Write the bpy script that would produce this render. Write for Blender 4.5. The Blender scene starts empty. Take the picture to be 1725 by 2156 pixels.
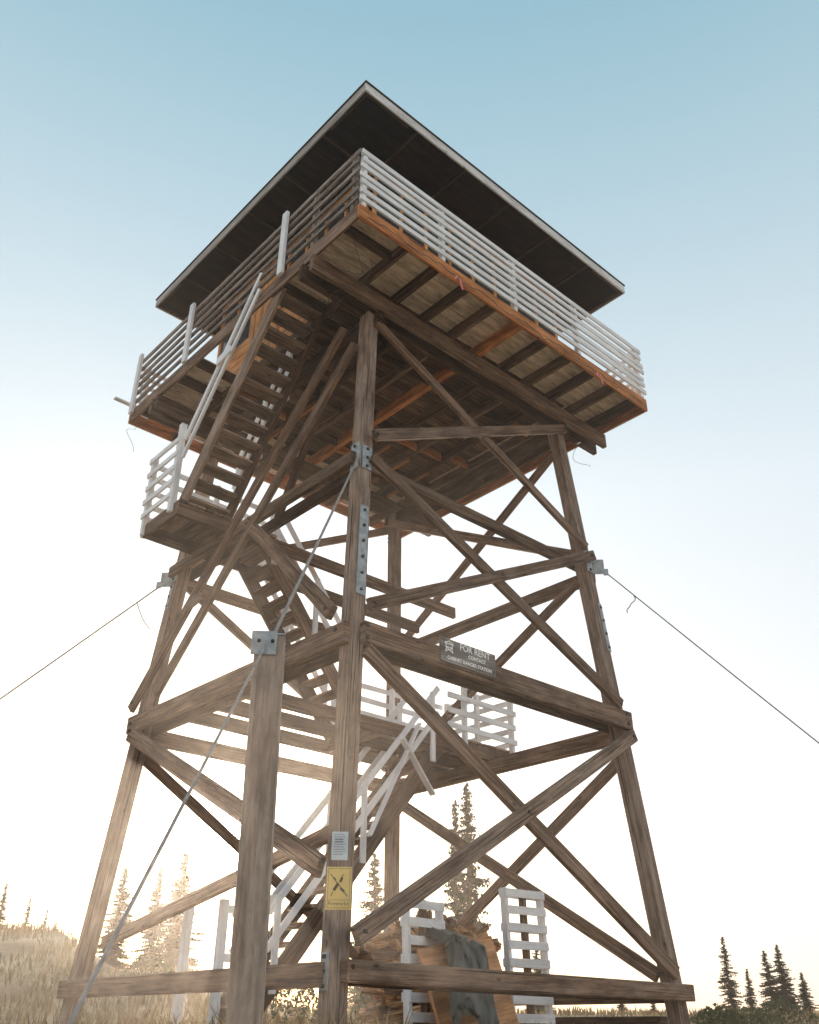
import bpy, math, random
from mathutils import Vector, Matrix, noise
random.seed(7)
scene=bpy.context.scene
CX,CY,YAW,PITCH,ROLL,FPX=-8.0879,-9.6535,.839,.5166,.0073,1924.99
K=.0717;A0=2.6117
def a_(z): return A0-K*z
# ------------------------------------------------------------ node helpers
def newmat(name):
    m=bpy.data.materials.new(name);m.use_nodes=True
    nt=m.node_tree;b=nt.nodes['Principled BSDF'];return m,nt,b
def N(nt,t,**k):
    n=nt.nodes.new(t)
    for a,v in k.items(): setattr(n,a,v)
    return n
def ramp(nt,fac,stops):
    r=N(nt,'ShaderNodeValToRGB');e=r.color_ramp.elements
    while len(e)<len(stops): e.new(.5)
    for i,(p,c) in enumerate(stops):
        e[i].position=p;e[i].color=(c[0],c[1],c[2],1)
    nt.links.new(fac,r.inputs[0]);return r.outputs[0]
def mix(nt,fac,a,b,mode='MIX'):
    m=N(nt,'ShaderNodeMix',data_type='RGBA',blend_type=mode)
    for s,v in ((m.inputs[0],fac),(m.inputs[6],a),(m.inputs[7],b)):
        if isinstance(v,(int,float)): s.default_value=v
        elif isinstance(v,tuple): s.default_value=(*v,1)
        else: nt.links.new(v,s)
    return m.outputs[2]
def wood(name,dark,mid,light,grey=None,greyamt=.5,rough=.85,var=.35,bump=.5,chip=None,chipamt=.6,crack=True,spec=.25):
    m,nt,b=newmat(name);L=nt.links.new
    tc=N(nt,'ShaderNodeUVMap');tc.uv_map='UVMap'
    at=N(nt,'ShaderNodeAttribute');at.attribute_name='rnd'
    off=N(nt,'ShaderNodeCombineXYZ');mm=N(nt,'ShaderNodeMath',operation='MULTIPLY');mm.inputs[1].default_value=37.0
    L(at.outputs['Fac'],mm.inputs[0]);L(mm.outputs[0],off.inputs[0]);L(mm.outputs[0],off.inputs[2])
    ad=N(nt,'ShaderNodeVectorMath',operation='ADD');L(tc.outputs[0],ad.inputs[0]);L(off.outputs[0],ad.inputs[1])
    def nz(sx,sy,det=6,r=.6,dist=0):
        mp=N(nt,'ShaderNodeMapping');mp.inputs['Scale'].default_value=(sx,sy,1);L(ad.outputs[0],mp.inputs[0])
        n=N(nt,'ShaderNodeTexNoise');n.inputs['Scale'].default_value=1;n.inputs['Detail'].default_value=det
        n.inputs['Roughness'].default_value=r;n.inputs['Distortion'].default_value=dist
        L(mp.outputs[0],n.inputs['Vector']);return n.outputs['Fac']
    g=nz(1.6,38,7,.7,.3);big=nz(.9,5,4,.6);fine=nz(9,160,3,.6)
    col=ramp(nt,g,[(.36,dark),(.5,mid),(.64,light)])
    if grey:
        f=ramp(nt,big,[(.5-greyamt*.25,(0,0,0)),(.62,(greyamt,)*3)])
        col=mix(nt,f,col,grey)
    if chip:
        c=nz(5,30,8,.75,.5);f=ramp(nt,c,[(chipamt,(0,0,0)),(chipamt+.05,(1,1,1))])
        col=mix(nt,f,col,chip)
    if not chip and crack:
        ck=nz(.7,55,2,.5,.8);f=ramp(nt,ck,[(.33,(1,1,1)),(.39,(0,0,0))])
        col=mix(nt,f,col,tuple(x*.3 for x in dark))
    if not chip:
        mp=N(nt,'ShaderNodeMapping');mp.inputs['Scale'].default_value=(2.2,5,1);L(ad.outputs[0],mp.inputs[0])
        vo=N(nt,'ShaderNodeTexVoronoi');vo.inputs['Scale'].default_value=1;L(mp.outputs[0],vo.inputs['Vector'])
        f=ramp(nt,vo.outputs['Distance'],[(.05,(.25,.22,.2)),(.1,(1,1,1))]);col=mix(nt,.8,col,f,'MULTIPLY')
    f=ramp(nt,nz(2.2,7,5,.65),[(.35,(.55,.52,.5)),(.62,(1.12,1.1,1.08))]);col=mix(nt,1.0 if not chip else .4,col,f,'MULTIPLY')
    vr=N(nt,'ShaderNodeMapRange');vr.inputs[3].default_value=1-var;vr.inputs[4].default_value=1+var
    L(at.outputs['Fac'],vr.inputs[0])
    hs=N(nt,'ShaderNodeHueSaturation');L(vr.outputs[0],hs.inputs['Value']);L(col,hs.inputs['Color'])
    L(hs.outputs[0],b.inputs['Base Color'])
    b.inputs['Roughness'].default_value=rough;b.inputs['Specular IOR Level'].default_value=spec
    bp=N(nt,'ShaderNodeBump');bp.inputs['Strength'].default_value=bump;bp.inputs['Distance'].default_value=.01
    L(g,bp.inputs['Height']);bp2=N(nt,'ShaderNodeBump');bp2.inputs['Strength'].default_value=bump*.5;bp2.inputs['Distance'].default_value=.003
    L(fine,bp2.inputs['Height']);L(bp.outputs[0],bp2.inputs['Normal']);L(bp2.outputs[0],b.inputs['Normal'])
    return m
M={}
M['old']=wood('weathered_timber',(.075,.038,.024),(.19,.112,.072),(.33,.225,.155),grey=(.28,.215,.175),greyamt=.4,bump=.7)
M['leg']=wood('leg_timber',(.1,.057,.037),(.25,.165,.118),(.41,.305,.235),grey=(.37,.3,.255),greyamt=.55,bump=.7)
M['post']=wood('glare_washed_timber',(.26,.18,.13),(.42,.31,.24),(.55,.43,.35),grey=(.52,.43,.37),greyamt=.6,bump=.5,crack=False,var=.1)  # weathered post wood, lightened so the sun glare wash sits in its colour
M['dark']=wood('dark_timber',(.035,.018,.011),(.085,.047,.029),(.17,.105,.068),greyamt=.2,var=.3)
M['orange']=wood('sun_warmed_new_fir',(.4,.13,.04),(.6,.24,.085),(.72,.34,.15),var=.2,bump=.25)  # fresh fir, its orange deepened to paint in sunlit warmth under the deck
M['white']=wood('white_painted_wood',(.82,.83,.86),(.9,.91,.93),(.92,.93,.95),var=.03,bump=.2,rough=.6,chip=(.45,.37,.31),chipamt=.7)
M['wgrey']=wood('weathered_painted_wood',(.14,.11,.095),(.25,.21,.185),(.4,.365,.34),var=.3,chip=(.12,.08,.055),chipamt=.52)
M['cream']=wood('cream_deck_boards',(.7,.54,.42),(.86,.7,.56),(.9,.77,.64),var=.06,bump=.2,crack=False)
M['plank']=wood('floor_plank',(.07,.037,.022),(.15,.083,.05),(.26,.16,.1),var=.35)
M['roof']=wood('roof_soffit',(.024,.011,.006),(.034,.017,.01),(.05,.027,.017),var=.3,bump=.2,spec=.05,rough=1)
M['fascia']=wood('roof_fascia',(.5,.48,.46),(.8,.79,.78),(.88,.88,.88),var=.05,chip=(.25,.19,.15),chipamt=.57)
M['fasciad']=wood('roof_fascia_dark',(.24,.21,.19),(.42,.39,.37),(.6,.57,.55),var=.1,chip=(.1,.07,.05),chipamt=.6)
M['cedar']=wood('cedar_siding',(.5,.2,.07),(.74,.36,.15),(.8,.45,.21),var=.15,bump=.2)
M['log']=wood('firewood',(.2,.09,.04),(.46,.26,.13),(.7,.5,.32),var=.5)
M['ply']=wood('plywood',(.5,.24,.11),(.64,.34,.17),(.7,.42,.23),var=.1,bump=.1,crack=False)
def metal(name,c,ro=.45,me=.8):
    m,nt,b=newmat(name);n=N(nt,'ShaderNodeTexNoise');n.inputs['Scale'].default_value=14;n.inputs['Detail'].default_value=6
    tc=N(nt,'ShaderNodeTexCoord');nt.links.new(tc.outputs['Object'],n.inputs['Vector'])
    nt.links.new(ramp(nt,n.outputs['Fac'],[(.35,tuple(x*.6 for x in c)),(.7,c)]),b.inputs['Base Color'])
    b.inputs['Metallic'].default_value=me;b.inputs['Roughness'].default_value=ro;return m
M['steel']=metal('galvanised_steel',(.46,.48,.49),.55,.5)
M['cable']=metal('steel_cable',(.16,.15,.14),.6,.5)
M['cablel']=metal('sleeved_cable',(.46,.39,.35),.6,.2)
M['bolt']=metal('rusty_bolt',(.09,.07,.06),.7,.4)
def plain(name,c,ro=.7,ns=8,amt=.25):
    m,nt,b=newmat(name);n=N(nt,'ShaderNodeTexNoise');n.inputs['Scale'].default_value=ns;n.inputs['Detail'].default_value=6
    tc=N(nt,'ShaderNodeTexCoord');nt.links.new(tc.outputs['Object'],n.inputs['Vector'])
    nt.links.new(ramp(nt,n.outputs['Fac'],[(.3,tuple(x*(1-amt) for x in c)),(.7,tuple(min(1,x*(1+amt*.5)) for x in c))]),b.inputs['Base Color'])
    b.inputs['Roughness'].default_value=ro;return m
M['yellow']=plain('yellow_sign_paint',(.84,.6,.2),.5,6,.15)
M['black']=plain('black_sign_ink',(.09,.06,.03),.6)
M['paper']=plain('paper_notice',(.66,.72,.74),.6,5,.1)
M['ink']=plain('notice_ink',(.22,.25,.28),.6)
M['signwood']=wood('sign_board_wood',(.2,.17,.155),(.29,.265,.25),(.38,.35,.33),var=.05)
M['lettering']=plain('white_lettering',(.92,.92,.9),.6,8,.03)
M['tarp']=plain('tarp_plastic',(.055,.057,.045),.38,5,.4)
M['pink']=plain('pink_ribbon',(.8,.2,.22),.6)
M['glass']=plain('window_glass',(.05,.06,.07),.1)
M['concrete']=plain('concrete_footing',(.33,.31,.28),.9,12)
# ------------------------------------------------------------ batching builder
class Batch:
    jit=.0022
    def __init__(s,name,mats,parent=None,bevel=.005):
        s.name=name;s.mats=mats;s.v=[];s.f=[];s.uv=[];s.rn=[];s.mi=[];s.parent=parent;s.bevel=bevel
    def box(s,o,X,Y,Z,mat=None,rnd=None,jit=True):
        o=Vector(o);X=Vector(X);Y=Vector(Y);Z=Vector(Z)
        i=len(s.v);r=random.random() if rnd is None else rnd
        j=s.jit if min(Y.length,Z.length)>.01 else 0
        for sx in (-1,1):
            for sy in (-1,1):
                for sz in (-1,1): s.v.append(o+X*sx+Y*sy+Z*sz+Vector((random.uniform(-j,j),random.uniform(-j,j),random.uniform(-j,j))))
        lx,ly,lz=X.length*2,Y.length*2,Z.length*2
        faces=[((0,1,3,2),'e'),((4,6,7,5),'e'),((0,4,5,1),'z'),((2,3,7,6),'z'),((0,2,6,4),'y'),((1,5,7,3),'y')]
        mi=s.mats.index(mat) if mat else 0
        for f,t in faces:
            s.f.append([i+k for k in f]);s.mi.append(mi);s.rn+= [r]*4
            for k in f:
                sx,sy,sz=(k>>2)&1,(k>>1)&1,k&1
                if t=='e': s.uv.append((sy*ly*.12,sz*lz))
                elif t=='z': s.uv.append((sx*lx,sz*lz+r*3))
                else: s.uv.append((sx*lx,sy*ly+r*5+1.3))
    def beam(s,p0,p1,w,h,up=(0,0,1),mat=None,rnd=None,ext=0):
        """w = size along side vector, h = size along up-ish vector"""
        p0=Vector(p0);p1=Vector(p1);d=(p1-p0);l=d.length;d.normalize()
        up=Vector(up);side=d.cross(up)
        if side.length<1e-4: side=d.cross(Vector((1,0,0)))
        side.normalize();u=side.cross(d).normalized()
        s.box((p0+p1)/2,d*(l/2+ext),side*w/2,u*h/2,mat,rnd)
    def poly(s,pts,mat=None,rnd=.5):
        i=len(s.v);s.v+=[Vector(p) for p in pts];s.f.append(list(range(i,i+len(pts))))
        s.mi.append(s.mats.index(mat) if mat else 0);s.rn+=[rnd]*len(pts)
        o=Vector(pts[0]);e=(Vector(pts[1])-o);L=e.length;e.normalize()
        n=e.cross(Vector(pts[-1])-o).normalized();g=n.cross(e)
        for p in pts: s.uv.append(((Vector(p)-o).dot(e),(Vector(p)-o).dot(g)))
    def done(s):
        me=bpy.data.meshes.new(s.name);me.from_pydata([tuple(v) for v in s.v],[],s.f)
        uvl=me.uv_layers.new(name='UVMap')
        for i,u in enumerate(s.uv): uvl.data[i].uv=u
        at=me.attributes.new('rnd','FLOAT','CORNER')
        at.data.foreach_set('value',s.rn)
        for k in s.mats: me.materials.append(M[k])
        me.polygons.foreach_set('material_index',s.mi);me.update()
        ob=bpy.data.objects.new(s.name,me);scene.collection.objects.link(ob)
        if s.parent: ob.parent=s.parent
        if s.bevel:
            b=ob.modifiers.new('bevel','BEVEL');b.width=s.bevel;b.segments=1;b.limit_method='ANGLE'
        return ob
def empty(name,loc=(0,0,0)):
    e=bpy.data.objects.new(name,None);scene.collection.objects.link(e);e.location=loc;e.empty_display_size=.3;return e
def tube(name,pts,r,mat,parent=None,res=2,cyc=False):
    c=bpy.data.curves.new(name,'CURVE');c.dimensions='3D';c.bevel_depth=r;c.bevel_resolution=res
    sp=c.splines.new('POLY');sp.points.add(len(pts)-1)
    for p,q in zip(sp.points,pts): p.co=(*q,1)
    c.materials.append(M[mat]);ob=bpy.data.objects.new(name,c);scene.collection.objects.link(ob)
    if parent: ob.parent=parent
    return ob
T=empty('fire_lookout_tower')
# ------------------------------------------------------------ legs
S={'A':(-1,-1),'B':(1,-1),'C':(-1,1),'D':(1,1)}
LW=.195
def LP(c,z,out=0):
    s=S[c];a=a_(z)+out;return Vector((s[0]*a,s[1]*a,z))
lg=Batch('legs',['leg','concrete'],T,.014)
for c in 'ABCD':
    lg.beam(LP(c,-.25),LP(c,8.68),LW,LW,up=(0,1,0),mat='leg',rnd={'A':.62,'B':.5,'C':.7,'D':.3}[c])
    p=LP(c,-.15);lg.box(p,(.26,0,0),(0,.26,0),(0,0,.16),'concrete')
lg.done()
# ------------------------------------------------------------ bracing on faces
br=Batch('bracing',['old','dark','leg'],T,.01)
def FP(face,t,z,out=0):
    a=a_(z)+out
    return {'AB':Vector((t,-a,z)),'AC':Vector((-a,t,z)),'BD':Vector((a,t,z)),'CD':Vector((t,a,z))}[face]
NRM={'AB':(0,-1,0),'AC':(-1,0,0),'BD':(1,0,0),'CD':(0,1,0)}
def fb(face,t0,z0,t1,z1,h=.16,th=.075,out=None,mat='old',side=1):
    off=(LW/2+th/2+.004)*side if out is None else out
    p0=FP(face,t0,z0,off);p1=FP(face,t1,z1,off)
    n=Vector(NRM[face]);d=(p1-p0).normalized();up=n.cross(d)
    br.beam(p0,p1,th,h,up=up,mat=mat)
# right-front face AB
fb('AB',-a_(.43)-.02,.45,a_(.43)+.12,.42,.18,.12,mat='old')
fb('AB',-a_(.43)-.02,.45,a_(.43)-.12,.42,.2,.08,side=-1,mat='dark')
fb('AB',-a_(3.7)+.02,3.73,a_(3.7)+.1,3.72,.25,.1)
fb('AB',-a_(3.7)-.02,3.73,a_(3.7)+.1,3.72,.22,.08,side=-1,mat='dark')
fb('AB',-a_(6.2)+.05,6.22,a_(6.2)+.06,6.2,.17,.08,side=-1)
fb('AB',-2.5,.72,2.42,3.52,.17,.08,out=.195,mat='leg')
fb('AB',-2.28,3.55,2.5,.62,.17,.08)
fb('AB',-2.26,4.06,2.2,6.26,.15,.07,out=.195)
fb('AB',-2.12,6.15,2.34,3.95,.16,.07)
fb('AB',-2.12,6.45,2.0,8.56,.15,.07,out=.195)
fb('AB',-1.98,8.5,2.14,6.4,.13,.07)
# left face AC
fb('AC',-a_(.4),.42,a_(.4)+.1,.42,.2,.1)
fb('AC',-a_(3.7)-.1,3.70,a_(3.7)+.12,3.72,.24,.09)
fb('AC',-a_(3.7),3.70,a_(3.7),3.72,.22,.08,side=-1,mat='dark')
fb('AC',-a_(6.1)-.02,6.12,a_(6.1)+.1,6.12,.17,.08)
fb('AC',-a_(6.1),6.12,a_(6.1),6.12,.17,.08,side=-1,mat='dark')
fb('AC',.07,6.1,-2.2,3.98,.17,.08,out=.195)
fb('AC',-1.7,8.55,2.45,3.95,.15,.07,out=.195)
fb('AC',-2.02,8.05,1.72,4.0,.14,.07,out=.205,mat='old')
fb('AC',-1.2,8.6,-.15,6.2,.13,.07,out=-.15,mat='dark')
fb('AC',2.4,3.6,-2.42,1.32,.2,.08)
fb('AC',2.45,.95,-2.4,1.75,.15,.07,out=-.15)
fb('AC',.85,5.2,1.2,5.15,.14,.05,out=.27,mat='leg')
# right-back face BD
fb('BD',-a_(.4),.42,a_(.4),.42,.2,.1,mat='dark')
fb('BD',-a_(3.6)-.05,3.6,a_(3.6),3.6,.24,.1)
fb('BD',-a_(6)-.05,6.0,a_(6),6.02,.2,.1)
fb('BD',-2.12,5.85,2.3,3.75,.15,.07,side=-1)
fb('BD',-2.3,3.3,2.5,.6,.16,.07)
fb('BD',2.3,3.45,-2.5,.6,.16,.07,side=-1)
fb('BD',-1.95,8.4,2.1,6.15,.15,.07)
fb('BD',2.0,8.45,-2.1,6.3,.15,.07,side=-1)
# back face CD
fb('CD',-a_(3.6),3.65,a_(3.6),3.65,.22,.1)
fb('CD',-a_(6),6.05,a_(6),6.05,.18,.1)
fb('CD',-2.05,6.05,2.3,3.95,.15,.07)
fb('CD',-2.3,3.4,2.5,.7,.15,.07)
fb('CD',2.0,8.4,-2.1,6.3,.14,.07)
br.beam((2.9,-2.2,.08),(3.3,2.4,.08),.2,.2,mat='dark')
br.done()
bo=Batch('bolts',['bolt'],T,0)
for (f,t,z) in [('AB',-2.3,3.8),('AB',-2.3,3.66),('AB',2.33,3.8),('AB',2.33,3.66),('AB',-2.55,.48),('AB',2.55,.46),('AC',-2.3,3.75),('AC',2.33,3.72),
                ('AC',-2.5,1.36),('AC',2.33,3.62)]:
    p=FP(f,t,z,LW/2+.105);n=Vector(NRM[f]);u=Vector((0,0,1));w=n.cross(u)
    bo.box(p,n*.02,u*.02,w*.02)
for (f,t,z) in [('AB',-2.1,6.46),('AB',1.95,8.53),('AB',2.1,6.21),('AB',-2.2,4.09),('AB',-2.42,.77),('AB',2.35,3.48),('AC',0,6.03),('AC',-2.12,4.05),('AC',2.38,4.03),('AC',1.0,5.55),('AB',0.0,5.18),('AB',0.0,2.15)]:
    p=FP(f,t,z,.238);n=Vector(NRM[f]);u=Vector((0,0,1));w=n.cross(u)
    bo.box(p,n*.02,u*.018,w*.018)
bo.done()
# ------------------------------------------------------------ steel plates
st=Batch('steel_brackets',['steel','bolt'],T,.002)
def plate(c,z0,z1,face,w=.13,shift=0):
    n=Vector(NRM[face]);o=LW/2+.01
    p0=LP(c,z0)+n*o;p1=LP(c,z1)+n*o;side=Vector((0,0,1)).cross(n)
    p0+=side*shift;p1+=side*shift
    d=(p1-p0).normalized()
    st.box((p0+p1)/2,d*(p1-p0).length/2,side*w/2,n*.006,'steel')
    k=max(2,int((z1-z0)/.22))
    for i in range(k+1):
        q=p0.lerp(p1,(i+.3)/(k+.6));st.box(q+n*.012,n*.012,side*.016,d*.016,'bolt')
plate('A',4.2,5.4,'AB');plate('A',5.95,6.35,'AC',.15);plate('A',5.95,6.3,'AB',.15)
plate('B',4.75,5.5,'AB',.08,.05);plate('B',6.0,6.35,'AB',.15);plate('B',6.0,6.35,'BD',.15);plate('C',5.95,6.3,'AC',.16);plate('C',5.5,5.9,'AC',.08)
plate('A',.3,.6,'AC',.12)
for c,z in (('A',6.12),('B',6.15),('C',6.05)):
    s=Vector((S[c][0],S[c][1],0)).normalized();p=LP(c,z)+s*.13
    t=s.cross(Vector((0,0,1)))
    st.box(p+s*.09+Vector((0,0,-.03)),s*.09,t*.008,Vector((0,0,.12)),'steel')
    st.box(p+s*.2+Vector((0,0,-.12)),s*.035,t*.012,Vector((0,0,.05)),'steel')
st.done()
# ------------------------------------------------------------ platform
ZD=8.972;ZT=9.205;DH=3.1
pf=Batch('platform_frame',['old','dark','orange','cream','plank'],T,.006)
for yy in (-2.17,-1.93,2.0,2.2):
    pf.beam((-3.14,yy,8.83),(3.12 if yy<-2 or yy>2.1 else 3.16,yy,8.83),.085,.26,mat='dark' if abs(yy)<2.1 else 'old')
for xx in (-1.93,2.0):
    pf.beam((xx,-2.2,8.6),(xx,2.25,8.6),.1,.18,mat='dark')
pf.beam((-DH,-DH+.02,9.088),(DH,-DH+.02,9.088),.04,.232,mat='orange',rnd=.35)
pf.beam((-DH,DH-.02,9.088),(DH,DH-.02,9.088),.04,.232,mat='orange',rnd=.8)
pf.beam((-DH+.02,-DH+.045,9.09),(-DH+.02,DH-.045,9.09),.04,.236,mat='old',rnd=.9)
pf.beam((DH-.02,-DH+.045,9.09),(DH-.02,DH-.045,9.09),.04,.236,mat='orange',rnd=.7)
xs=[-2.24+.563*i for i in range(10)]
for i,x in enumerate(xs):
    m='orange' if i in (4,) else 'dark'
    if i in (0,3,5,6,8): m='old'
    pf.beam((x,-DH+.045,9.07),(x,DH-.045,9.07),.055 if i!=4 else .09,.19,mat=m)
    if i in (2,5,6,7,9): pf.beam((x+.065,.1+.1*i,9.065),(x+.065,DH-.05,9.065),.045,.185,mat='orange')
for y in (-2.75,-1.33,.95,1.5,2.7):
    pf.beam((-DH+.045,y,9.07),(-2.27,y,9.07),.05,.18,mat='dark')
for i in range(9):
    for y in (-1.2,.3,1.3):
        yy=y+random.uniform(-.1,.1)
        pf.beam((xs[i]+.035,yy,9.07),(xs[i+1]-.05,yy,9.07),.04,.17,mat='orange' if random.random()<.25 else 'dark')
pf.beam((-2.9,2.75,9.05),(-2.3,2.75,9.05),.05,.16,mat='orange')
y=-DH+.045
while y<DH-.1:
    w=.138;z=9.182
    inn=abs(y+w/2)<2.08
    def bd(x0,x1,m): pf.box(((x0+x1)/2,y+w/2,z),((x1-x0)/2,0,0),(0,w/2-.004,0),(0,0,.016),m)
    if not inn:
        c0=random.choice(xs[2:8]);bd(-DH+.045,c0-.003,'cream');bd(c0+.003,DH-.045,'cream')
    else:
        if not(-1.35<y<.9): bd(-DH+.045,-2.2,'cream')
        bd(-2.196,2.2,'plank');bd(2.204,DH-.045,'cream')
    y+=w
pf.done()
# ------------------------------------------------------------ deck railing
def railing(name,p0,p1,h,n,slat,post_ts,mat,postmat,out,sh=.06,pw=.085,gap0=.12,postlow=0,th=.03):
    b=Batch(name,[mat] if mat==postmat else [mat,postmat],T,.004)
    p0=Vector(p0);p1=Vector(p1);o=Vector(out)
    for i in range(n):
        z=gap0+(h-gap0-sh/2)*i/(n-1)
        jj=random.uniform(-.014,.014)
        e0=random.uniform(0,.04);dd=(p1-p0).normalized()
        b.beam(p0-dd*e0+Vector((0,0,z+jj))+o*.05,p1+dd*e0+Vector((0,0,z-jj))+o*.05,th,sh,mat=mat)
    for t in post_ts:
        q=p0.lerp(p1,t);b.beam(q+Vector((0,0,-postlow)),q+Vector((0,0,h+.02)),.06,pw,up=o,mat=postmat)
    return b.done()
z=ZT
railing('deck_railing_front',(-3.08,-3.06,z),(3.08,-3.06,z),1.03,7,.06,(.01,.24,.48,.72,.985),'white','white',(0,-1,0),sh=.082)
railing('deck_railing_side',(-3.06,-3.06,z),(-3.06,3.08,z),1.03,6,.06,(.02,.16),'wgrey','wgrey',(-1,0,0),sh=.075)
railing('deck_railing_rear',(3.06,-3.04,z),(3.06,3.06,z),1.03,6,.06,(.02,.33,.66,.98),'white','white',(1,0,0),sh=.07)
railing('deck_railing_back',(-3.04,3.06,z),(3.04,3.06,z),1.03,6,.06,(.02,.33,.66,.98),'white','white',(0,1,0),sh=.07)
pp=Batch('deck_railing_posts',['white'],T,.004)
for yy,lo in ((-1.45,.1),(1.15,.1),(2.9,.15)):
    pp.beam((-3.165,yy,ZT-lo),(-3.165,yy,ZT+1.1),.05,.11,up=(0,1,0))
pp.beam((-3.45,3.0,ZT+.08),(-2.9,3.0,ZT+.08),.08,.03)
pp.done()
# ------------------------------------------------------------ cab
cb=Batch('cab_walls',['cedar','glass','white'],T,.006)
cw=2.13;z0=ZT+.002;z1=11.56
for sx,sy in ((0,-1),(0,1),(-1,0),(1,0)):
    n=Vector((sx,sy,0));t=Vector((-sy,sx,0))
    ln=cw if sy else cw-.062
    cc=n*cw
    nb=7
    for i in range(nb):
        zz=z0+.0+.13*(i+.5);cb.box(cc+Vector((0,0,zz)),t*ln,n*.03,Vector((0,0,.064)),'cedar')
    cb.box(cc+Vector((0,0,z1-.1)),t*ln,n*.03,Vector((0,0,.1)),'cedar')
    cb.box(cc-n*.01+Vector((0,0,(z0+.92+z1-.2)/2)),t*(ln-.02),n*.006,Vector((0,0,(z1-.2-z0-.92)/2)),'glass')
    for k in range(9):
        u=-ln+.05+(2*ln-.1)*k/8
        cb.box(cc+t*u+Vector((0,0,(z0+.92+z1-.2)/2)),Vector((0,0,(z1-.2-z0-.92)/2)),t*.03,n*.026,'cedar')
    cb.box(cc+n*.002+Vector((0,0,10.72)),t*(ln-.03),n*.02,Vector((0,0,.02)),'white')
cb.box((-cw-.045,.5,ZT+1.0),(0,0,.98),(0,.42,0),(.02,0,0),'cedar')
cb.done()
# ------------------------------------------------------------ roof
RH=3.035;ZR=11.584;ZRT=11.765
rf=Batch('roof',['roof','fascia','fasciad','dark'],T,0)
rf.jit=.001
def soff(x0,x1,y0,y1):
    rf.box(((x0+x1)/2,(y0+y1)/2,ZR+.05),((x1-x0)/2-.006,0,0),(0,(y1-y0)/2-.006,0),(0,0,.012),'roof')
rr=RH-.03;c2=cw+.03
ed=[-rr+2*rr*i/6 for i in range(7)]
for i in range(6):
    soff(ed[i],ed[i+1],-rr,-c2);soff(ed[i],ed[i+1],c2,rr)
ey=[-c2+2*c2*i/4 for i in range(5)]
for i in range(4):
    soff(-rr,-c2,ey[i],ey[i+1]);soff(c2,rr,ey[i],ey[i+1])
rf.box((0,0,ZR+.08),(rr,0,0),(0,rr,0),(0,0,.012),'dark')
for k in range(7):
    u=ed[k] if 0<k<6 else ed[k]*.99
    rf.beam((u,-rr,ZR+.026),(u,-cw-.04,ZR+.026),.04,.03,mat='dark',rnd=.1);rf.beam((u,cw+.04,ZR+.026),(u,rr,ZR+.026),.04,.03,mat='dark',rnd=.1)
    rf.beam((-rr,u,ZR+.018),(-cw-.04,u,ZR+.018),.04,.03,mat='dark',rnd=.1);rf.beam((cw+.04,u,ZR+.018),(rr,u,ZR+.018),.04,.03,mat='dark',rnd=.1)
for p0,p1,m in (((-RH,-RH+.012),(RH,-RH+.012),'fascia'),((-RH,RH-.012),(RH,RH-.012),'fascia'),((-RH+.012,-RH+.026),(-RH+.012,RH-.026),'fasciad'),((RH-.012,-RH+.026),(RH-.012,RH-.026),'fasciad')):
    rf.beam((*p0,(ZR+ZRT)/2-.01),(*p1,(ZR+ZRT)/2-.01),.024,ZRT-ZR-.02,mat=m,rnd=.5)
e=RH+.014
rf.box((0,0,ZRT),(e,0,0),(0,e,0),(0,0,.012),'dark',rnd=.2)
for q in (((-e,-e),(e,-e)),((e,-e),(e,e)),((e,e),(-e,e)),((-e,e),(-e,-e))):
    rf.poly([(*q[0],ZRT+.014),(*q[1],ZRT+.014),(0,0,ZRT+1.0)],'dark')
rf.done()
# ------------------------------------------------------------ stairs
def flight(name,top,bot,wv,nt,rails=(True,True),rmat='white',r0=.05,r1=.95,mat='old'):
    top=Vector(top);bot=Vector(bot);wv=Vector(wv)
    b=Batch(name,[mat,'dark',rmat],T,.004)
    d=(bot-top);hd=Vector((d.x,d.y,0)).normalized();un=wv.normalized()
    for k,o in ((0,Vector()),(1,wv)):
        b.beam(top+o,bot+o,.05,.23,up=(0,0,1),mat='dark' if k else mat)
    for i in range(nt):
        p=top.lerp(bot,(i+.6)/nt)+Vector((0,0,.05))
        b.box(p+wv/2,wv/2-un*.03,hd*.13,Vector((0,0,.02)),mat)
    for k,o in ((0,Vector()-un*.045),(1,wv+un*.045)):
        if not rails[k]: continue
        for hh in (.52,.92):
            b.beam(top.lerp(bot,r0)+o+Vector((0,0,hh)),top.lerp(bot,r1)+o+Vector((0,0,hh)),.035,.085,mat=rmat)
        for t in (r0+.04,(r0+r1)/2,r1-.04):
            q=top.lerp(bot,t)+o;b.beam(q+Vector((0,0,-.08)),q+Vector((0,0,.97)),.085,.04,up=un,mat=rmat)
    return b.done()
f1t=(-3.02,-1.3,9.06);f1b=(-3.02,.83,6.38)
flight('stair_upper',f1t,f1b,(.72,0,0),13,(False,True),r0=.35,r1=.97,mat='leg')
hb=Batch('stair_handrail',['white'],T,.004)
d=Vector(f1b)-Vector(f1t)
for hh in (.74,1.05):
    hb.beam(Vector(f1t)+d*.2+Vector((-.1,0,hh)),Vector(f1t)+d*.98+Vector((-.1,0,hh)),.035,.08)
q=Vector(f1t)+d*.5;hb.beam(q+Vector((-.13,-.05,.8)),q+Vector((-.13,.3,.74)),.03,.13,up=(0,0,1))
hb.beam((-3.14,.85,6.28),(-3.14,.87,7.78),.09,.09,up=(0,1,0))
hb.done()
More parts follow.
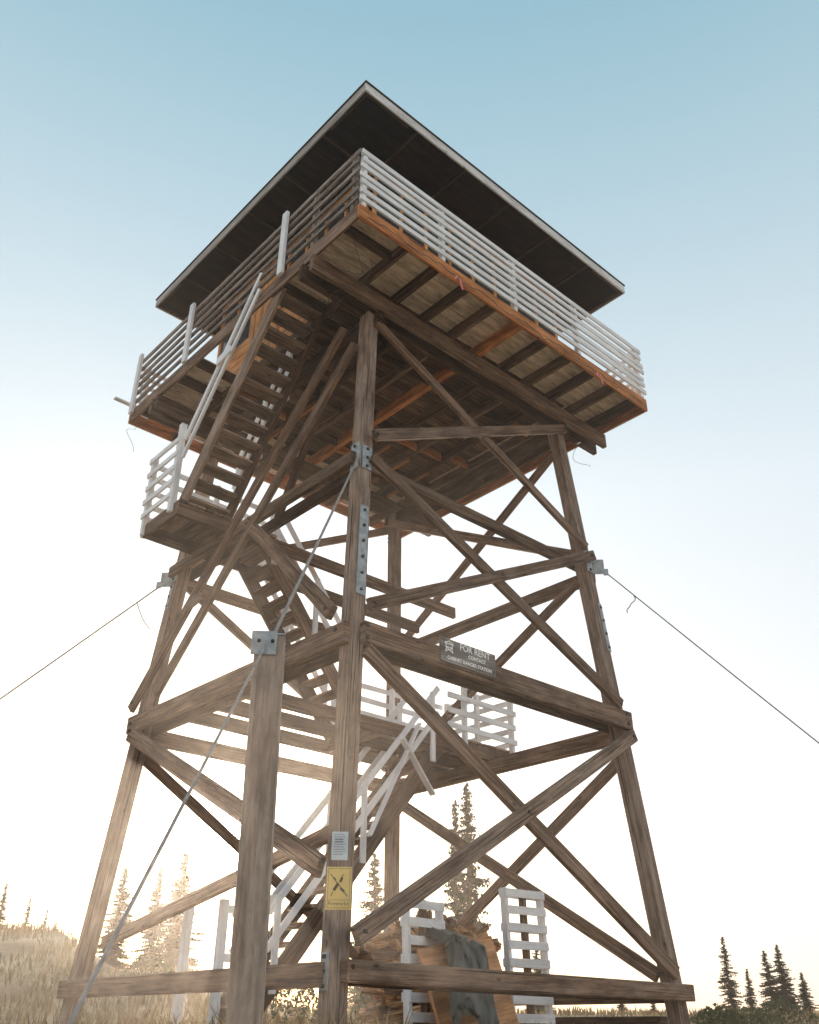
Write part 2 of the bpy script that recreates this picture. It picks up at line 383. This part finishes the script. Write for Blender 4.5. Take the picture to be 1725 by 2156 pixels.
def landing(name,x0,x1,y0,y1,zt,beams,bx0,bx1,cut=None):
    b=Batch(name,['old','dark','cream','leg'],T,.005)
    x=x0
    while x<x1-.05:
        w=min(.14,x1-x)
        ys=y0
        if cut and x<cut[0]: ys=cut[1]
        b.box((x+w/2,(ys+y1)/2,zt-.02),(0,(y1-ys)/2,0),(w/2-.006,0,0),(0,0,.02),'leg')
        x+=.14
    for yb in beams: b.beam((bx0,yb,zt-.14),(bx1,yb,zt-.14),.075,.19,mat='old' if yb==beams[0] else 'dark')
    b.beam((x0+.03,y0+.06,zt-.13),(x0+.03,y1-.06,zt-.13),.05,.17,mat='old')
    return b.done()
landing('landing_upper',-3.14,-1.5,.62,1.66,6.42,(.68,1.6),-3.14,2.25)
railing('landing_upper_railing_outer',(-3.14,.86,6.42),(-3.14,1.66,6.42),1.1,5,.08,(.97,),'white','white',(-1,0,0),sh=.085,postlow=.2)
railing('landing_upper_railing_back',(-3.12,1.68,6.42),(-.9,1.68,6.42),1.1,5,.08,(.0,.5,.98),'white','white',(0,1,0),sh=.085,postlow=.2)
flight('stair_middle',(-1.55,.9,6.38),(.45,.9,3.9),(0,.68,0),12,(True,True))
landing('landing_lower',.35,2.95,.15,1.66,3.93,(.2,.88,1.6),-2.3,2.98,cut=(1.42,.86))
railing('landing_lower_railing_near',(1.5,.12,3.93),(2.97,.12,3.93),1.1,5,.08,(.25,.98),'white','white',(0,-1,0),sh=.085,postlow=.15)
railing('landing_lower_railing_end',(2.97,.15,3.93),(2.97,1.66,3.93),1.1,5,.08,(.5,.98),'white','white',(1,0,0),sh=.085,postlow=.15)
railing('landing_lower_railing_back',(.5,1.68,3.93),(2.95,1.68,3.93),1.1,5,.08,(.0,.5),'white','white',(0,1,0),sh=.085,postlow=.15)
flight('stair_lower',(1.5,.2,3.88),(-1.62,.2,.1),(0,.66,0),17,(True,True))
xb=Batch('stair_cross_brace',['white'],T,.004)
xb.beam((.55,.08,3.65),(1.15,.08,2.95),.03,.11,up=(0,1,0));xb.beam((.0,.1,2.25),(.9,.1,3.95),.03,.09,up=(0,1,0))
xb.beam((-2.1,.12,-.1),(-2.1,.12,1.3),.09,.09,up=(0,1,0));xb.beam((-2.1,.9,-.1),(-2.1,.9,1.3),.09,.09,up=(0,1,0))
xb.beam((-2.1,.12,1.2),(-1.55,.12,1.2),.03,.09);xb.beam((-2.1,.12,.7),(-1.6,.12,.7),.03,.09)
xb.done()
pts=[]
for i in range(90):
    t=i/89;x=-3.0+6*t
    pts.append((x,-3.13,8.98+.07*abs(math.sin(t*math.pi*7))+.015*math.sin(i*1.7)))
tube('light_string',pts,.005,'cable',T,1)
for s0 in range(4):
    P0=Vector((-2.9+.2*s0,-2.9+.3*s0,8.95));q=[]
    for i in range(24):
        t=i/23;q.append(P0+Vector((math.sin(t*5+s0)*.18+t*.25,math.cos(t*4+s0*2)*.15+t*.7,-.25*math.sin(t*math.pi)-t*.2)))
    tube('loose_wire',q,.004,'cable',T,1)
for P0,s0 in ((Vector((-3.1,2.9,8.95)),1),(Vector((2.6,-2.0,8.75)),2),(Vector((2.3,2.4,8.9)),5)):
    q=[P0+Vector((math.sin(i*.5+s0)*.12,math.cos(i*.37*s0)*.12,-.045*i)) for i in range(14)]
    tube('loose_wire',q,.004,'cable',T,1)
rb=Batch('ribbons',['pink'],T,0)
for x in (-1.35,1.75):
    rb.beam((x,-3.15,9.0),(x+.03,-3.17,8.8),.006,.03,up=(1,0,0));rb.beam((x-.05,-3.15,9.02),(x-.12,-3.18,8.9),.006,.025,up=(1,0,0))
rb.done()
# ------------------------------------------------------------ guy wires
def guy(p0,p1,r=.011,sag=.06,mat='cable'):
    p0=Vector(p0);p1=Vector(p1);pts=[]
    for i in range(21):
        t=i/20;p=p0.lerp(p1,t);p.z-=sag*4*t*(1-t);pts.append(p)
    return tube('guy_wire',pts,r,mat)
guy((-2.4,-2.4,5.98),(-5.2,-5.2,2.1),.012,.0,'cablel')
tube('guy_wire',[Vector((-5.34,-5.34,1.96)).lerp(Vector((-6.9,-6.9,-.1)),i/10) for i in range(11)],.0075,'cablel')
guy((2.42,-2.42,6.0),(6.6,-6.6,.15),.009,.03)
guy((-2.42,2.42,5.88),(-7.5,7.5,-.05),.011,.03)
tube('wire_tail',[Vector((2.68,-2.68,5.64))+Vector((-.035*i+.03*math.sin(i*.9),.02*math.cos(i*2),-.05*i)) for i in range(8)],.007,'cable',T)
tube('wire_tail',[Vector((-2.62,2.62,5.64))+Vector((.04*i,.0,-.05*i-.06*math.sin(i*.45))) for i in range(8)],.007,'cable',T)
# ------------------------------------------------------------ foreground post
po=empty('wooden_anchor_post')
pb=Batch('post',['post','steel','bolt'],po,.01)
n=Vector((-.6,-.8,0));sd=Vector((.8,-.6,0))
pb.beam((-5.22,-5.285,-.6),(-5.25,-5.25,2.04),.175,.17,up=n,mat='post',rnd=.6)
pb.box(Vector((-5.25,-5.25,1.99))+n*.092-sd*.03,sd*.075,Vector((0,0,.075)),n*.004,'steel')
pb.box(Vector((-5.25,-5.25,2.05)),sd*.092,n*.09,Vector((0,0,.006)),'steel')
for dx in (-.06,.02):
    pb.box(Vector((-5.25,-5.25,2.0))+n*.1+sd*dx,n*.008,sd*.01,Vector((0,0,.01)),'bolt')
pb.done()
# ------------------------------------------------------------ signs
def text(name,body,size,loc,X,Z,mat,parent,align='LEFT'):
    c=bpy.data.curves.new(name,'FONT');c.body=body;c.size=size;c.extrude=.0008;c.align_x=align;c.align_y='CENTER'
    c.offset=.0018 if size>.05 else 0
    c.materials.append(M[mat]);ob=bpy.data.objects.new(name,c);scene.collection.objects.link(ob)
    X=Vector(X).normalized();Z=Vector(Z).normalized();Y=Z;Nn=X.cross(Y)
    m=Matrix((X,Y,Nn)).transposed().to_4x4();m.translation=Vector(loc);ob.matrix_world=m
    ob.parent=parent;return ob
rs=empty('rental_sign')
SX=-.24;SZ=-.06
yb=-(a_(3.87)+LW/2+.102+.02)
sb=Batch('board',['signwood','bolt'],rs,.004)
sb.jit=.0005
sb.box((-.53+SX,yb,3.875+SZ),(.455,0,0),(0,.018,0),(0,0,.145),'signwood',rnd=.5)
for x,zz in ((-.94,3.98),(-.12,3.98),(-.94,3.77),(-.12,3.77)): sb.box((x+SX,yb-.02,zz+SZ),(.008,0,0),(0,.004,0),(0,0,.008),'bolt')
sb.done()
fy=yb-.0205
text('for_rent','FOR RENT',.11,(-.43+SX,fy,3.963+SZ),(1,0,0),(0,0,1),'lettering',rs,'CENTER')
text('contact','CONTACT',.06,(-.40+SX,fy,3.875+SZ),(1,0,0),(0,0,1),'lettering',rs,'CENTER')
text('station','CABINET RANGER STATION',.058,(-.52+SX,fy,3.79+SZ),(1,0,0),(0,0,1),'lettering',rs,'CENTER')
ic=Batch('lookout_pictogram',['lettering'],rs,0)
def ln(x0,z0,x1,z1,w=.012): ic.beam((x0+SX,fy-.001,z0+SZ),(x1+SX,fy-.001,z1+SZ),.003,w,up=(0,0,1) if abs(x1-x0)>.001 else (1,0,0))
ln(-.93,3.96,-.86,3.99);ln(-.86,3.99,-.79,3.96);ln(-.93,3.955,-.79,3.955)
ln(-.91,3.95,-.91,3.92);ln(-.81,3.95,-.81,3.92);ln(-.92,3.915,-.8,3.915)
ln(-.9,3.91,-.92,3.85);ln(-.82,3.91,-.8,3.85);ln(-.9,3.905,-.805,3.86);ln(-.82,3.905,-.915,3.86)
ic.done()
def legsign(name,zc,w,h,mat,shift=0):
    e=empty(name);n=Vector((-.66,-.75,0)).normalized();t=Vector((0,0,1)).cross(n)*1.0
    o=LP('A',zc)+n*.16+t*shift
    b=Batch('panel',[mat,'leg'],e,.001);b.box(o,t*w/2,Vector((0,0,h/2)),n*.003,mat)
    b.box(o-n*.03,Vector((0,0,h/2-.02)),t*.03,n*.026,'leg');b.done()
    return e,o+n*.0045,t,n
e1,o,t,n=legsign('fireworks_warning_sign',1.12,.225,.36,'yellow',.01)
Zv=Vector((0,0,1))
b=Batch('pictogram',['black'],e1,0)
def sl(p,q,w,lift=.001,m='black'):
    b.beam(o+t*p[0]+Zv*p[1]+n*lift,o+t*q[0]+Zv*q[1]+n*lift,.002,w,up=n.cross((t*(q[0]-p[0])+Zv*(q[1]-p[1])).normalized()))
for s_ in (((-.098,-.165),(.098,-.165)),((-.098,.165),(.098,.165)),((-.098,-.165),(-.098,.165)),((.098,-.165),(.098,.165)),((-.098,-.1),(.098,-.1))): sl(*s_,.003)
sl((-.045,-.02),(-.005,.04),.026);sl((.01,.05),(.03,.09),.02,.002);sl((.05,-.03),(.015,.0),.022,.004);sl((-.08,.12),(.08,-.07),.008,.006);sl((.02,.09),(.045,.12),.006,.004);sl((-.05,-.03),(-.07,-.07),.006,.004);sl((-.03,.07),(-.05,.09),.012,.003)
b.done()
text('fireworks_word','Fireworks',.045,o+Zv*-.13+n*.001,t,Zv,'black',e1,'CENTER')
e2,o,t,n=legsign('paper_notice',1.49,.15,.25,'paper',.0)
b=Batch('printed_lines',['ink'],e2,0)
for i in range(9):
    zz=.1-.022*i
    if i in (2,3): sl((-.05,zz),(.03,zz),.012);continue
    sl((-.06,zz),(.06-.03*random.random(),zz),.005)
b.done()
# ------------------------------------------------------------ terrain
def ss(a,b,x):
    t=max(0,min(1,(x-a)/(b-a)));return t*t*(3-2*t)
cy_,sy_=math.cos(YAW),math.sin(YAW)
def st_(x,y): 
    dx,dy=x-CX,y-CY;return dx*cy_+dy*sy_,dx*sy_-dy*cy_
def xy(s,t): return CX+s*cy_+t*sy_,CY+s*sy_-t*cy_
def gh(x,y):
    s,t=st_(x,y)
    f=30/max(s,12);tt=t*f
    h30=.42+1.0*ss(-2.5,-7,tt)+1.0*ss(-8.6,-10.4,tt)
    h=-.12+(h30+.12)*ss(11,30,s)
    h-=1.35*ss(6,1.5,s)
    h+= .05*noise.noise((x*.5,y*.5,0))+.12*noise.noise((x*.12,y*.12,3))*ss(14,30,s)
    if s>34: h+= .6*noise.noise((x*.02,y*.02,9))*ss(34,90,s)
    return h
gv=[];gf=[]
rad=[0]+[1.2*1.085**i for i in range(80)]
NA=180
for r in rad:
    for j in range(NA):
        an=2*math.pi*j/NA;x=CX+6*cy_+r*math.cos(an);y=CY+6*sy_+r*math.sin(an)
        gv.append((x,y,gh(x,y)))
for i in range(len(rad)-1):
    for j in range(NA):
        j2=(j+1)%NA;gf.append((i*NA+j,(i+1)*NA+j,(i+1)*NA+j2,i*NA+j2))
me=bpy.data.meshes.new('ground');me.from_pydata(gv,[],gf);me.polygons.foreach_set('use_smooth',[True]*len(gf));me.update()
m,nt,b=newmat('dry_meadow_soil')
tc=N(nt,'ShaderNodeTexCoord');n1=N(nt,'ShaderNodeTexNoise');n1.inputs['Scale'].default_value=.6;n1.inputs['Detail'].default_value=10
n2=N(nt,'ShaderNodeTexNoise');n2.inputs['Scale'].default_value=14;n2.inputs['Detail'].default_value=8
nt.links.new(tc.outputs['Object'],n1.inputs['Vector']);nt.links.new(tc.outputs['Object'],n2.inputs['Vector'])
c1=ramp(nt,n1.outputs['Fac'],[(.35,(.36,.24,.15)),(.55,(.52,.37,.23)),(.7,(.6,.45,.3))])
c2=ramp(nt,n2.outputs['Fac'],[(.3,(.65,.65,.65)),(.7,(1.1,1.1,1.1))])
nt.links.new(mix(nt,1.0,c1,c2,'MULTIPLY'),b.inputs['Base Color']);b.inputs['Roughness'].default_value=1
bp=N(nt,'ShaderNodeBump');bp.inputs['Strength'].default_value=.6;bp.inputs['Distance'].default_value=.05;nt.links.new(n2.outputs['Fac'],bp.inputs['Height']);nt.links.new(bp.outputs[0],b.inputs['Normal'])
me.materials.append(m);g=bpy.data.objects.new('ground',me);scene.collection.objects.link(g)
# ------------------------------------------------------------ grass
def leafmat(name,c0,c1,trans=.35):
    m,nt,b=newmat(name)
    n=N(nt,'ShaderNodeTexNoise');n.inputs['Scale'].default_value=1.3;n.inputs['Detail'].default_value=5
    tc=N(nt,'ShaderNodeTexCoord');nt.links.new(tc.outputs['Object'],n.inputs['Vector'])
    col=ramp(nt,n.outputs['Fac'],[(.35,c0),(.68,c1)])
    nt.links.new(col,b.inputs['Base Color']);b.inputs['Roughness'].default_value=.85;b.inputs['Specular IOR Level'].default_value=.15
    tr=N(nt,'ShaderNodeBsdfTranslucent');nt.links.new(col,tr.inputs[0]);ms=N(nt,'ShaderNodeMixShader');ms.inputs[0].default_value=trans
    nt.links.new(b.outputs[0],ms.inputs[1]);nt.links.new(tr.outputs[0],ms.inputs[2])
    nt.links.new(ms.outputs[0],nt.nodes['Material Output'].inputs[0]);return m
GM=leafmat('dry_grass',(.16,.11,.055),(.38,.28,.16),.35)
NM=leafmat('fir_needles',(.02,.028,.017),(.045,.055,.032),.05)
SM=leafmat('shrub_leaves',(.05,.065,.03),(.1,.11,.05),.25)
v=[];f=[]
for k in range(30000):
    s=random.uniform(5.5,46);t=random.uniform(-.52,.52)*s
    if s<8 and random.random()<.3: continue
    x,y=xy(s,t)
    if noise.noise((x*.35,y*.35,5))<-.15: continue
    zz=gh(x,y);h=random.uniform(.08,.28)*(1+.6*noise.noise((x*.8,y*.8,0)))*(.8+s*.01)
    if t>0: h*=.7
    w=.005+.0005*s
    an=random.uniform(0,6.28);lx,ly=random.uniform(-.5,.5)*h,random.uniform(-.5,.5)*h
    ca,sa=math.cos(an)*w,math.sin(an)*w;i=len(v)
    v+=[(x-ca,y-sa,zz-.02),(x+ca,y+sa,zz-.02),(x+ca*.7+lx*.35,y+sa*.7+ly*.35,zz+h*.6),(x-ca*.7+lx*.35,y-sa*.7+ly*.35,zz+h*.6),(x+lx,y+ly,zz+h)]
    f+=[(i,i+1,i+2,i+3),(i+3,i+2,i+4)]
me=bpy.data.meshes.new('grass');me.from_pydata(v,[],f);me.materials.append(GM);me.update()
scene.collection.objects.link(bpy.data.objects.new('grass',me))
# ------------------------------------------------------------ fir trees
M['bark']=plain('fir_bark',(.08,.06,.05),.95,6,.4)
def firmesh(seed,H,wid,dens=1.0,bare=.12):
    rd=random.Random(seed);v=[];f=[];mi=[]
    ns=7
    for k in range(7):
        zz=H*k/6;r=(.014*H)*(1-k/6.2)+.004
        for j in range(ns): v.append((r*math.cos(6.283*j/ns),r*math.sin(6.283*j/ns),zz))
    for k in range(6):
        for j in range(ns):
            j2=(j+1)%ns;f.append((k*ns+j,k*ns+j2,(k+1)*ns+j2,(k+1)*ns+j));mi.append(0)
    z=H*bare
    while z<H*.985:
        t=z/H
        R=(wid*((1-t)**.75)*(.7+.6*rd.random())+.04*wid+.03)
        nb=rd.randint(4,7)
        for bidx in range(nb):
            if rd.random()<.12: continue
            zb=z+rd.uniform(-.012,.012)*H
            an=rd.uniform(0,6.283);L=R*rd.uniform(.5,1.2);up=rd.uniform(.0,.3)-(1-t)*.35
            dx,dy=math.cos(an),math.sin(an);px,py=-dy,dx
            nseg=max(3,int(L/(.014*H)))
            for q in range(nseg):
                u=(q+.4)/nseg;c=(dx*L*u,dy*L*u,zb+L*(up*u-.25*u*u+.2*u**4))
                for sd_ in (-1,1):
                    w=(.16+.14*rd.random())*L*(1.1-u*.75)+.03;an2=rd.uniform(.3,1.1)
                    tip=(c[0]+(dx*math.cos(an2)+px*sd_*math.sin(an2))*w,c[1]+(dy*math.cos(an2)+py*sd_*math.sin(an2))*w,c[2]-w*rd.uniform(-.2,.7))
                    hw=.0075*H*rd.uniform(.5,1.3);i=len(v)
                    v+=[(c[0]-dx*hw,c[1]-dy*hw,c[2]+hw*.5),(c[0]+dx*hw,c[1]+dy*hw,c[2]-hw*.6),tip];f.append((i,i+1,i+2));mi.append(1)
                    v+=[(c[0],c[1],c[2]+hw*.7),(c[0]+rd.uniform(-1,1)*hw*1.5,c[1]+rd.uniform(-1,1)*hw*1.5,c[2]-hw*2.2),tip];f.append((i+3,i+4,i+5));mi.append(1)
        z+=H*.0125*rd.uniform(.6,1.4)/dens
    i=len(v);v+=[(-.02,0,H*.93),(.02,0,H*.93),(0,0,H*1.02)];f.append((i,i+1,i+2));mi.append(1)
    me=bpy.data.meshes.new('fir_mesh');me.from_pydata(v,[],f);me.materials.append(M['bark']);me.materials.append(NM)
    me.polygons.foreach_set('material_index',mi);me.update();return me
TM=[firmesh(11,10,1.0,1.15),firmesh(23,10,1.4,1.15),firmesh(35,10,1.9,1.15,.05),firmesh(47,10,1.2,.9,.1)]
TR=[(13.41,11.37,7.04,1.5,0,1.25),(13.06,11.68,6.51,1.6,0,.95),(11.22,13.33,4.91,1.4,1,1.15),(6.81,17.29,4.86,1.3,2,1.1),(6.3,17.7,4.4,1.3,1,1.1),(5.49,18.48,4.43,1.35,2,.95),
    (2.85,20.84,3.9,1.3,1,.9),(3.46,20.3,3.5,1.6,3,1),(3.9,20.0,3.2,1.6,3,.9),(18.98,6.36,2.55,1.5,3,1.4),(19.87,5.56,2.2,1.5,1,1.4),(20.2,5.3,2.35,1.7,2,1.15),(14.84,10.08,2.3,1.5,2,1.1),
    (8.7,15.6,3.9,1.5,1,1),(12.2,12.4,3.2,1.6,2,1),(19.4,6.0,1.7,1.8,1,1.2),(16.6,8.5,1.1,1.9,2,1.2),(17.3,7.9,.95,2.0,2,1.2),(2.4,21.2,3.1,1.8,2,1),(20.6,4.9,1.6,1.9,2,1.3),(11.6,13.0,3.6,1.7,2,1)]
for i,(x,y,zt,k,mi,ws) in enumerate(TR):
    X=CX+(x-CX)*k;Y=CY+(y-CY)*k;Z=zt*k;g0=gh(X,Y)-.1
    ob=bpy.data.objects.new('fir_tree',TM[mi]);scene.collection.objects.link(ob);hh=(Z-g0)/10
    ob.location=(X,Y,g0);ob.scale=(hh*ws,hh*ws,hh);ob.rotation_euler=(0,random.uniform(-.02,.02),random.uniform(0,6))
def shrub(x,y,r,h):
    v=[];f=[]
    for k in range(900):
        a=random.uniform(0,6.28);u=random.random()**.5;zz=random.random()
        rr=r*u*(1-.5*zz*zz);c=Vector((rr*math.cos(a),rr*math.sin(a),h*zz*(1-.4*u*u)))
        s_=.03;d1=Vector((random.gauss(0,1),random.gauss(0,1),random.gauss(0,1))).normalized()*s_;d2=Vector((random.gauss(0,1),random.gauss(0,1),random.gauss(0,1))).normalized()*s_
        i=len(v);v+=[c-d1,c+d2,c+d1,c-d2];f.append((i,i+1,i+2,i+3))
    me=bpy.data.meshes.new('shrub');me.from_pydata(v,[],f);me.materials.append(SM);me.update()
    ob=bpy.data.objects.new('shrub',me);scene.collection.objects.link(ob);ob.location=(x,y,gh(x,y))
for s,t,r,h in ((17,5.1,.6,.4),(18,5.9,.8,.38),(20,7.2,.8,.45),(16,-1.7,.5,.9),(15.5,-.5,.4,.8),(22,-1.0,.6,1.5),(20,-5,.7,.8)):
    shrub(*xy(s,t),r,h)
# ------------------------------------------------------------ pallets, woodpile
def pallet(o,X,w,h,lean=.05,ns=9,mat='white'):
    e=empty('wooden_pallet');o=Vector(o);X=Vector(X).normalized();n=Vector((X.y,-X.x,0));up=(Vector((0,0,1))-n*lean).normalized()
    b=Batch('slats',[mat,'old'],e,.004)
    for i in range(ns):
        zz=.06+(h-.12)*i/(ns-1)
        b.box(o+up*zz+X*w/2+n*.062,X*w/2,up*.05,n*.01,mat);
        if i%2==0: b.box(o+up*zz+X*w/2-n*.062,X*w/2,up*.05,n*.01,mat)
    for u in (.03,w/2,w-.03):
        b.box(o+up*h/2+X*u,up*h/2,X*.028,n*.048,'old' if u==w/2 else mat)
    b.done()
gz=-.12
pallet((1.25,-1.15,gz),(1,-.1,0),.68,1.74,.04,9)
pallet((-.3,-1.0,gz),(1,.1,0),.66,1.5,.04,8)
wp=Batch('woodpile',['log','old','dark'],None,.008)
for k in range(440):
    x=random.uniform(.0,1.4);y=random.uniform(-.72,.25)
    top=1.38-.3*abs(x-.9)-.25*abs(y+.3)
    zz=random.uniform(0,1)**.6*top
    d=Vector((random.uniform(-.35,.35),1,random.uniform(-.15,.15))).normalized()
    if zz>top*.85: d=Vector((random.uniform(-1,1),random.uniform(-1,1),random.uniform(-.4,.4))).normalized()
    a=random.uniform(.035,.07);c=Vector((x,y,gz+zz+.05))
    wp.beam(c-d*.19,c+d*.19,a*1.6,a*1.2,up=(random.uniform(-1,1),0,random.uniform(.2,1)),mat=random.choice(['log','log','log','old']))
wp.done()
pl=Batch('plywood_sheet',['ply'],None,.003)
pl.box((.42,-1.27,.42),(.56,-.05,.1),(-.12,.1,.5),(0.01,-.012,.004),'ply')
pl.done()
nx,ny=44,50;v=[];f=[]
for i in range(nx):
    for j in range(ny):
        u=i/(nx-1);w=j/(ny-1)
        x=-.04+.62*u-.14*w+.06*math.sin(w*5)+.1*(u-.5)*w;top=1.18+.05*math.sin(u*7)
        if w<.3: y=-.8-1.5*w;zz=top-.3*w
        else: y=-1.25-.55*(w-.3);zz=top-.09-1.25*(w-.3)
        nzv=noise.noise((u*2.5+w*1.5,w*3.5-u,1))*.14+noise.noise((u*6+w*5,w*7-u*2,4))*.09+noise.noise((u*16,w*15,7))*.03
        v.append((x+nzv*.5,y-.1+nzv*.7,gz+max(.03,zz+nzv*.7-.3*(u-.5)**2)))
for i in range(nx-1):
    for j in range(ny-1): f.append((i*ny+j,(i+1)*ny+j,(i+1)*ny+j+1,i*ny+j+1))
me=bpy.data.meshes.new('tarp');me.from_pydata(v,[],f);me.polygons.foreach_set('use_smooth',[True]*len(f));me.materials.append(M['tarp']);me.update()
scene.collection.objects.link(bpy.data.objects.new('tarp',me))
# ------------------------------------------------------------ haze volume, added so the low sun casts a glare-like veil
SUN_EL=math.radians(9.7);SUN_AZ=math.radians(58.4)   # azimuth measured from +x
sd=Vector((math.cos(SUN_EL)*math.cos(SUN_AZ),math.cos(SUN_EL)*math.sin(SUN_AZ),math.sin(SUN_EL)))
hc=xy(9,0)
bpy.ops.mesh.primitive_cube_add(size=1,location=(hc[0],hc[1],8),rotation=(0,0,YAW));hz=bpy.context.object;hz.name='haze';hz.scale=(26,70,22)
m=bpy.data.materials.new('haze');m.use_nodes=True;nt=m.node_tree;nt.nodes.clear()
vs=N(nt,'ShaderNodeVolumeScatter');vs.inputs['Density'].default_value=.0026;vs.inputs['Anisotropy'].default_value=.82;vs.inputs['Color'].default_value=(1,.9,.8,1)
ou=N(nt,'ShaderNodeOutputMaterial');nt.links.new(vs.outputs[0],ou.inputs['Volume']);hz.data.materials.append(m)
# ------------------------------------------------------------ world
w=bpy.data.worlds.new('World');scene.world=w;w.use_nodes=True;nt=w.node_tree;nt.nodes.clear()
sk=N(nt,'ShaderNodeTexSky');sk.sky_type='NISHITA';sk.sun_disc=False;sk.sun_elevation=SUN_EL;sk.sun_rotation=math.pi/2-SUN_AZ
sk.dust_density=1.5;sk.air_density=1.0;sk.ozone_density=1.5
bg=N(nt,'ShaderNodeBackground');bg.inputs[1].default_value=.05;nt.links.new(sk.outputs[0],bg.inputs[0])
tc=N(nt,'ShaderNodeTexCoord');sep=N(nt,'ShaderNodeSeparateXYZ');nt.links.new(tc.outputs['Generated'],sep.inputs[0])
c=ramp(nt,sep.outputs[2],[(0,(.82,.71,.66)),(.22,(.80,.77,.76)),(.5,(.68,.745,.765)),(.85,(.27,.47,.55))])
dt=N(nt,'ShaderNodeVectorMath',operation='DOT_PRODUCT');nt.links.new(tc.outputs['Generated'],dt.inputs[0]);dt.inputs[1].default_value=sd
mx=N(nt,'ShaderNodeMath',operation='MAXIMUM');mx.inputs[1].default_value=0;nt.links.new(dt.outputs['Value'],mx.inputs[0])
def pw(e,k):
    p=N(nt,'ShaderNodeMath',operation='POWER');p.inputs[1].default_value=e;nt.links.new(mx.outputs[0],p.inputs[0])
    q=N(nt,'ShaderNodeMath',operation='MULTIPLY');q.inputs[1].default_value=k;nt.links.new(p.outputs[0],q.inputs[0]);return q.outputs[0]
ad=N(nt,'ShaderNodeMath',operation='ADD');nt.links.new(pw(6,.12),ad.inputs[0]);nt.links.new(pw(400,2.0),ad.inputs[1])
ad2=N(nt,'ShaderNodeMath',operation='ADD');nt.links.new(ad.outputs[0],ad2.inputs[0]);nt.links.new(pw(5000,40.0),ad2.inputs[1])
b2=N(nt,'ShaderNodeBackground');nt.links.new(c,b2.inputs[0]);b2.inputs[1].default_value=1.0
b3=N(nt,'ShaderNodeBackground');b3.inputs[0].default_value=(1,.93,.86,1);nt.links.new(ad2.outputs[0],b3.inputs[1])
a1=N(nt,'ShaderNodeAddShader');a2=N(nt,'ShaderNodeAddShader');nt.links.new(bg.outputs[0],a1.inputs[0]);nt.links.new(b2.outputs[0],a1.inputs[1])
nt.links.new(a1.outputs[0],a2.inputs[0]);nt.links.new(b3.outputs[0],a2.inputs[1])
wo=N(nt,'ShaderNodeOutputWorld');nt.links.new(a2.outputs[0],wo.inputs[0])
l=bpy.data.lights.new('sun','SUN');l.energy=5;l.angle=math.radians(.53);l.color=(1,.82,.64)
so=bpy.data.objects.new('sun',l);scene.collection.objects.link(so);so.rotation_euler=sd.to_track_quat('Z','Y').to_euler();so.location=(0,0,30)
# ------------------------------------------------------------ camera
F=Vector((math.cos(PITCH)*math.cos(YAW),math.cos(PITCH)*math.sin(YAW),math.sin(PITCH)))
R=Vector((math.sin(YAW),-math.cos(YAW),0));U=R.cross(F)
R2=R*math.cos(ROLL)+U*math.sin(ROLL);U2=U*math.cos(ROLL)-R*math.sin(ROLL)
cam=bpy.data.cameras.new('camera');cam.sensor_width=36;cam.sensor_fit='VERTICAL';cam.sensor_height=36;cam.lens=FPX/2156*36;cam.clip_start=.05;cam.clip_end=5000
co=bpy.data.objects.new('camera',cam);scene.collection.objects.link(co)
mm=Matrix((R2,U2,-F)).transposed().to_4x4();mm.translation=Vector((CX,CY,0));co.matrix_world=mm
scene.camera=co
scene.view_settings.view_transform='Standard';scene.view_settings.look='None';scene.view_settings.exposure=0
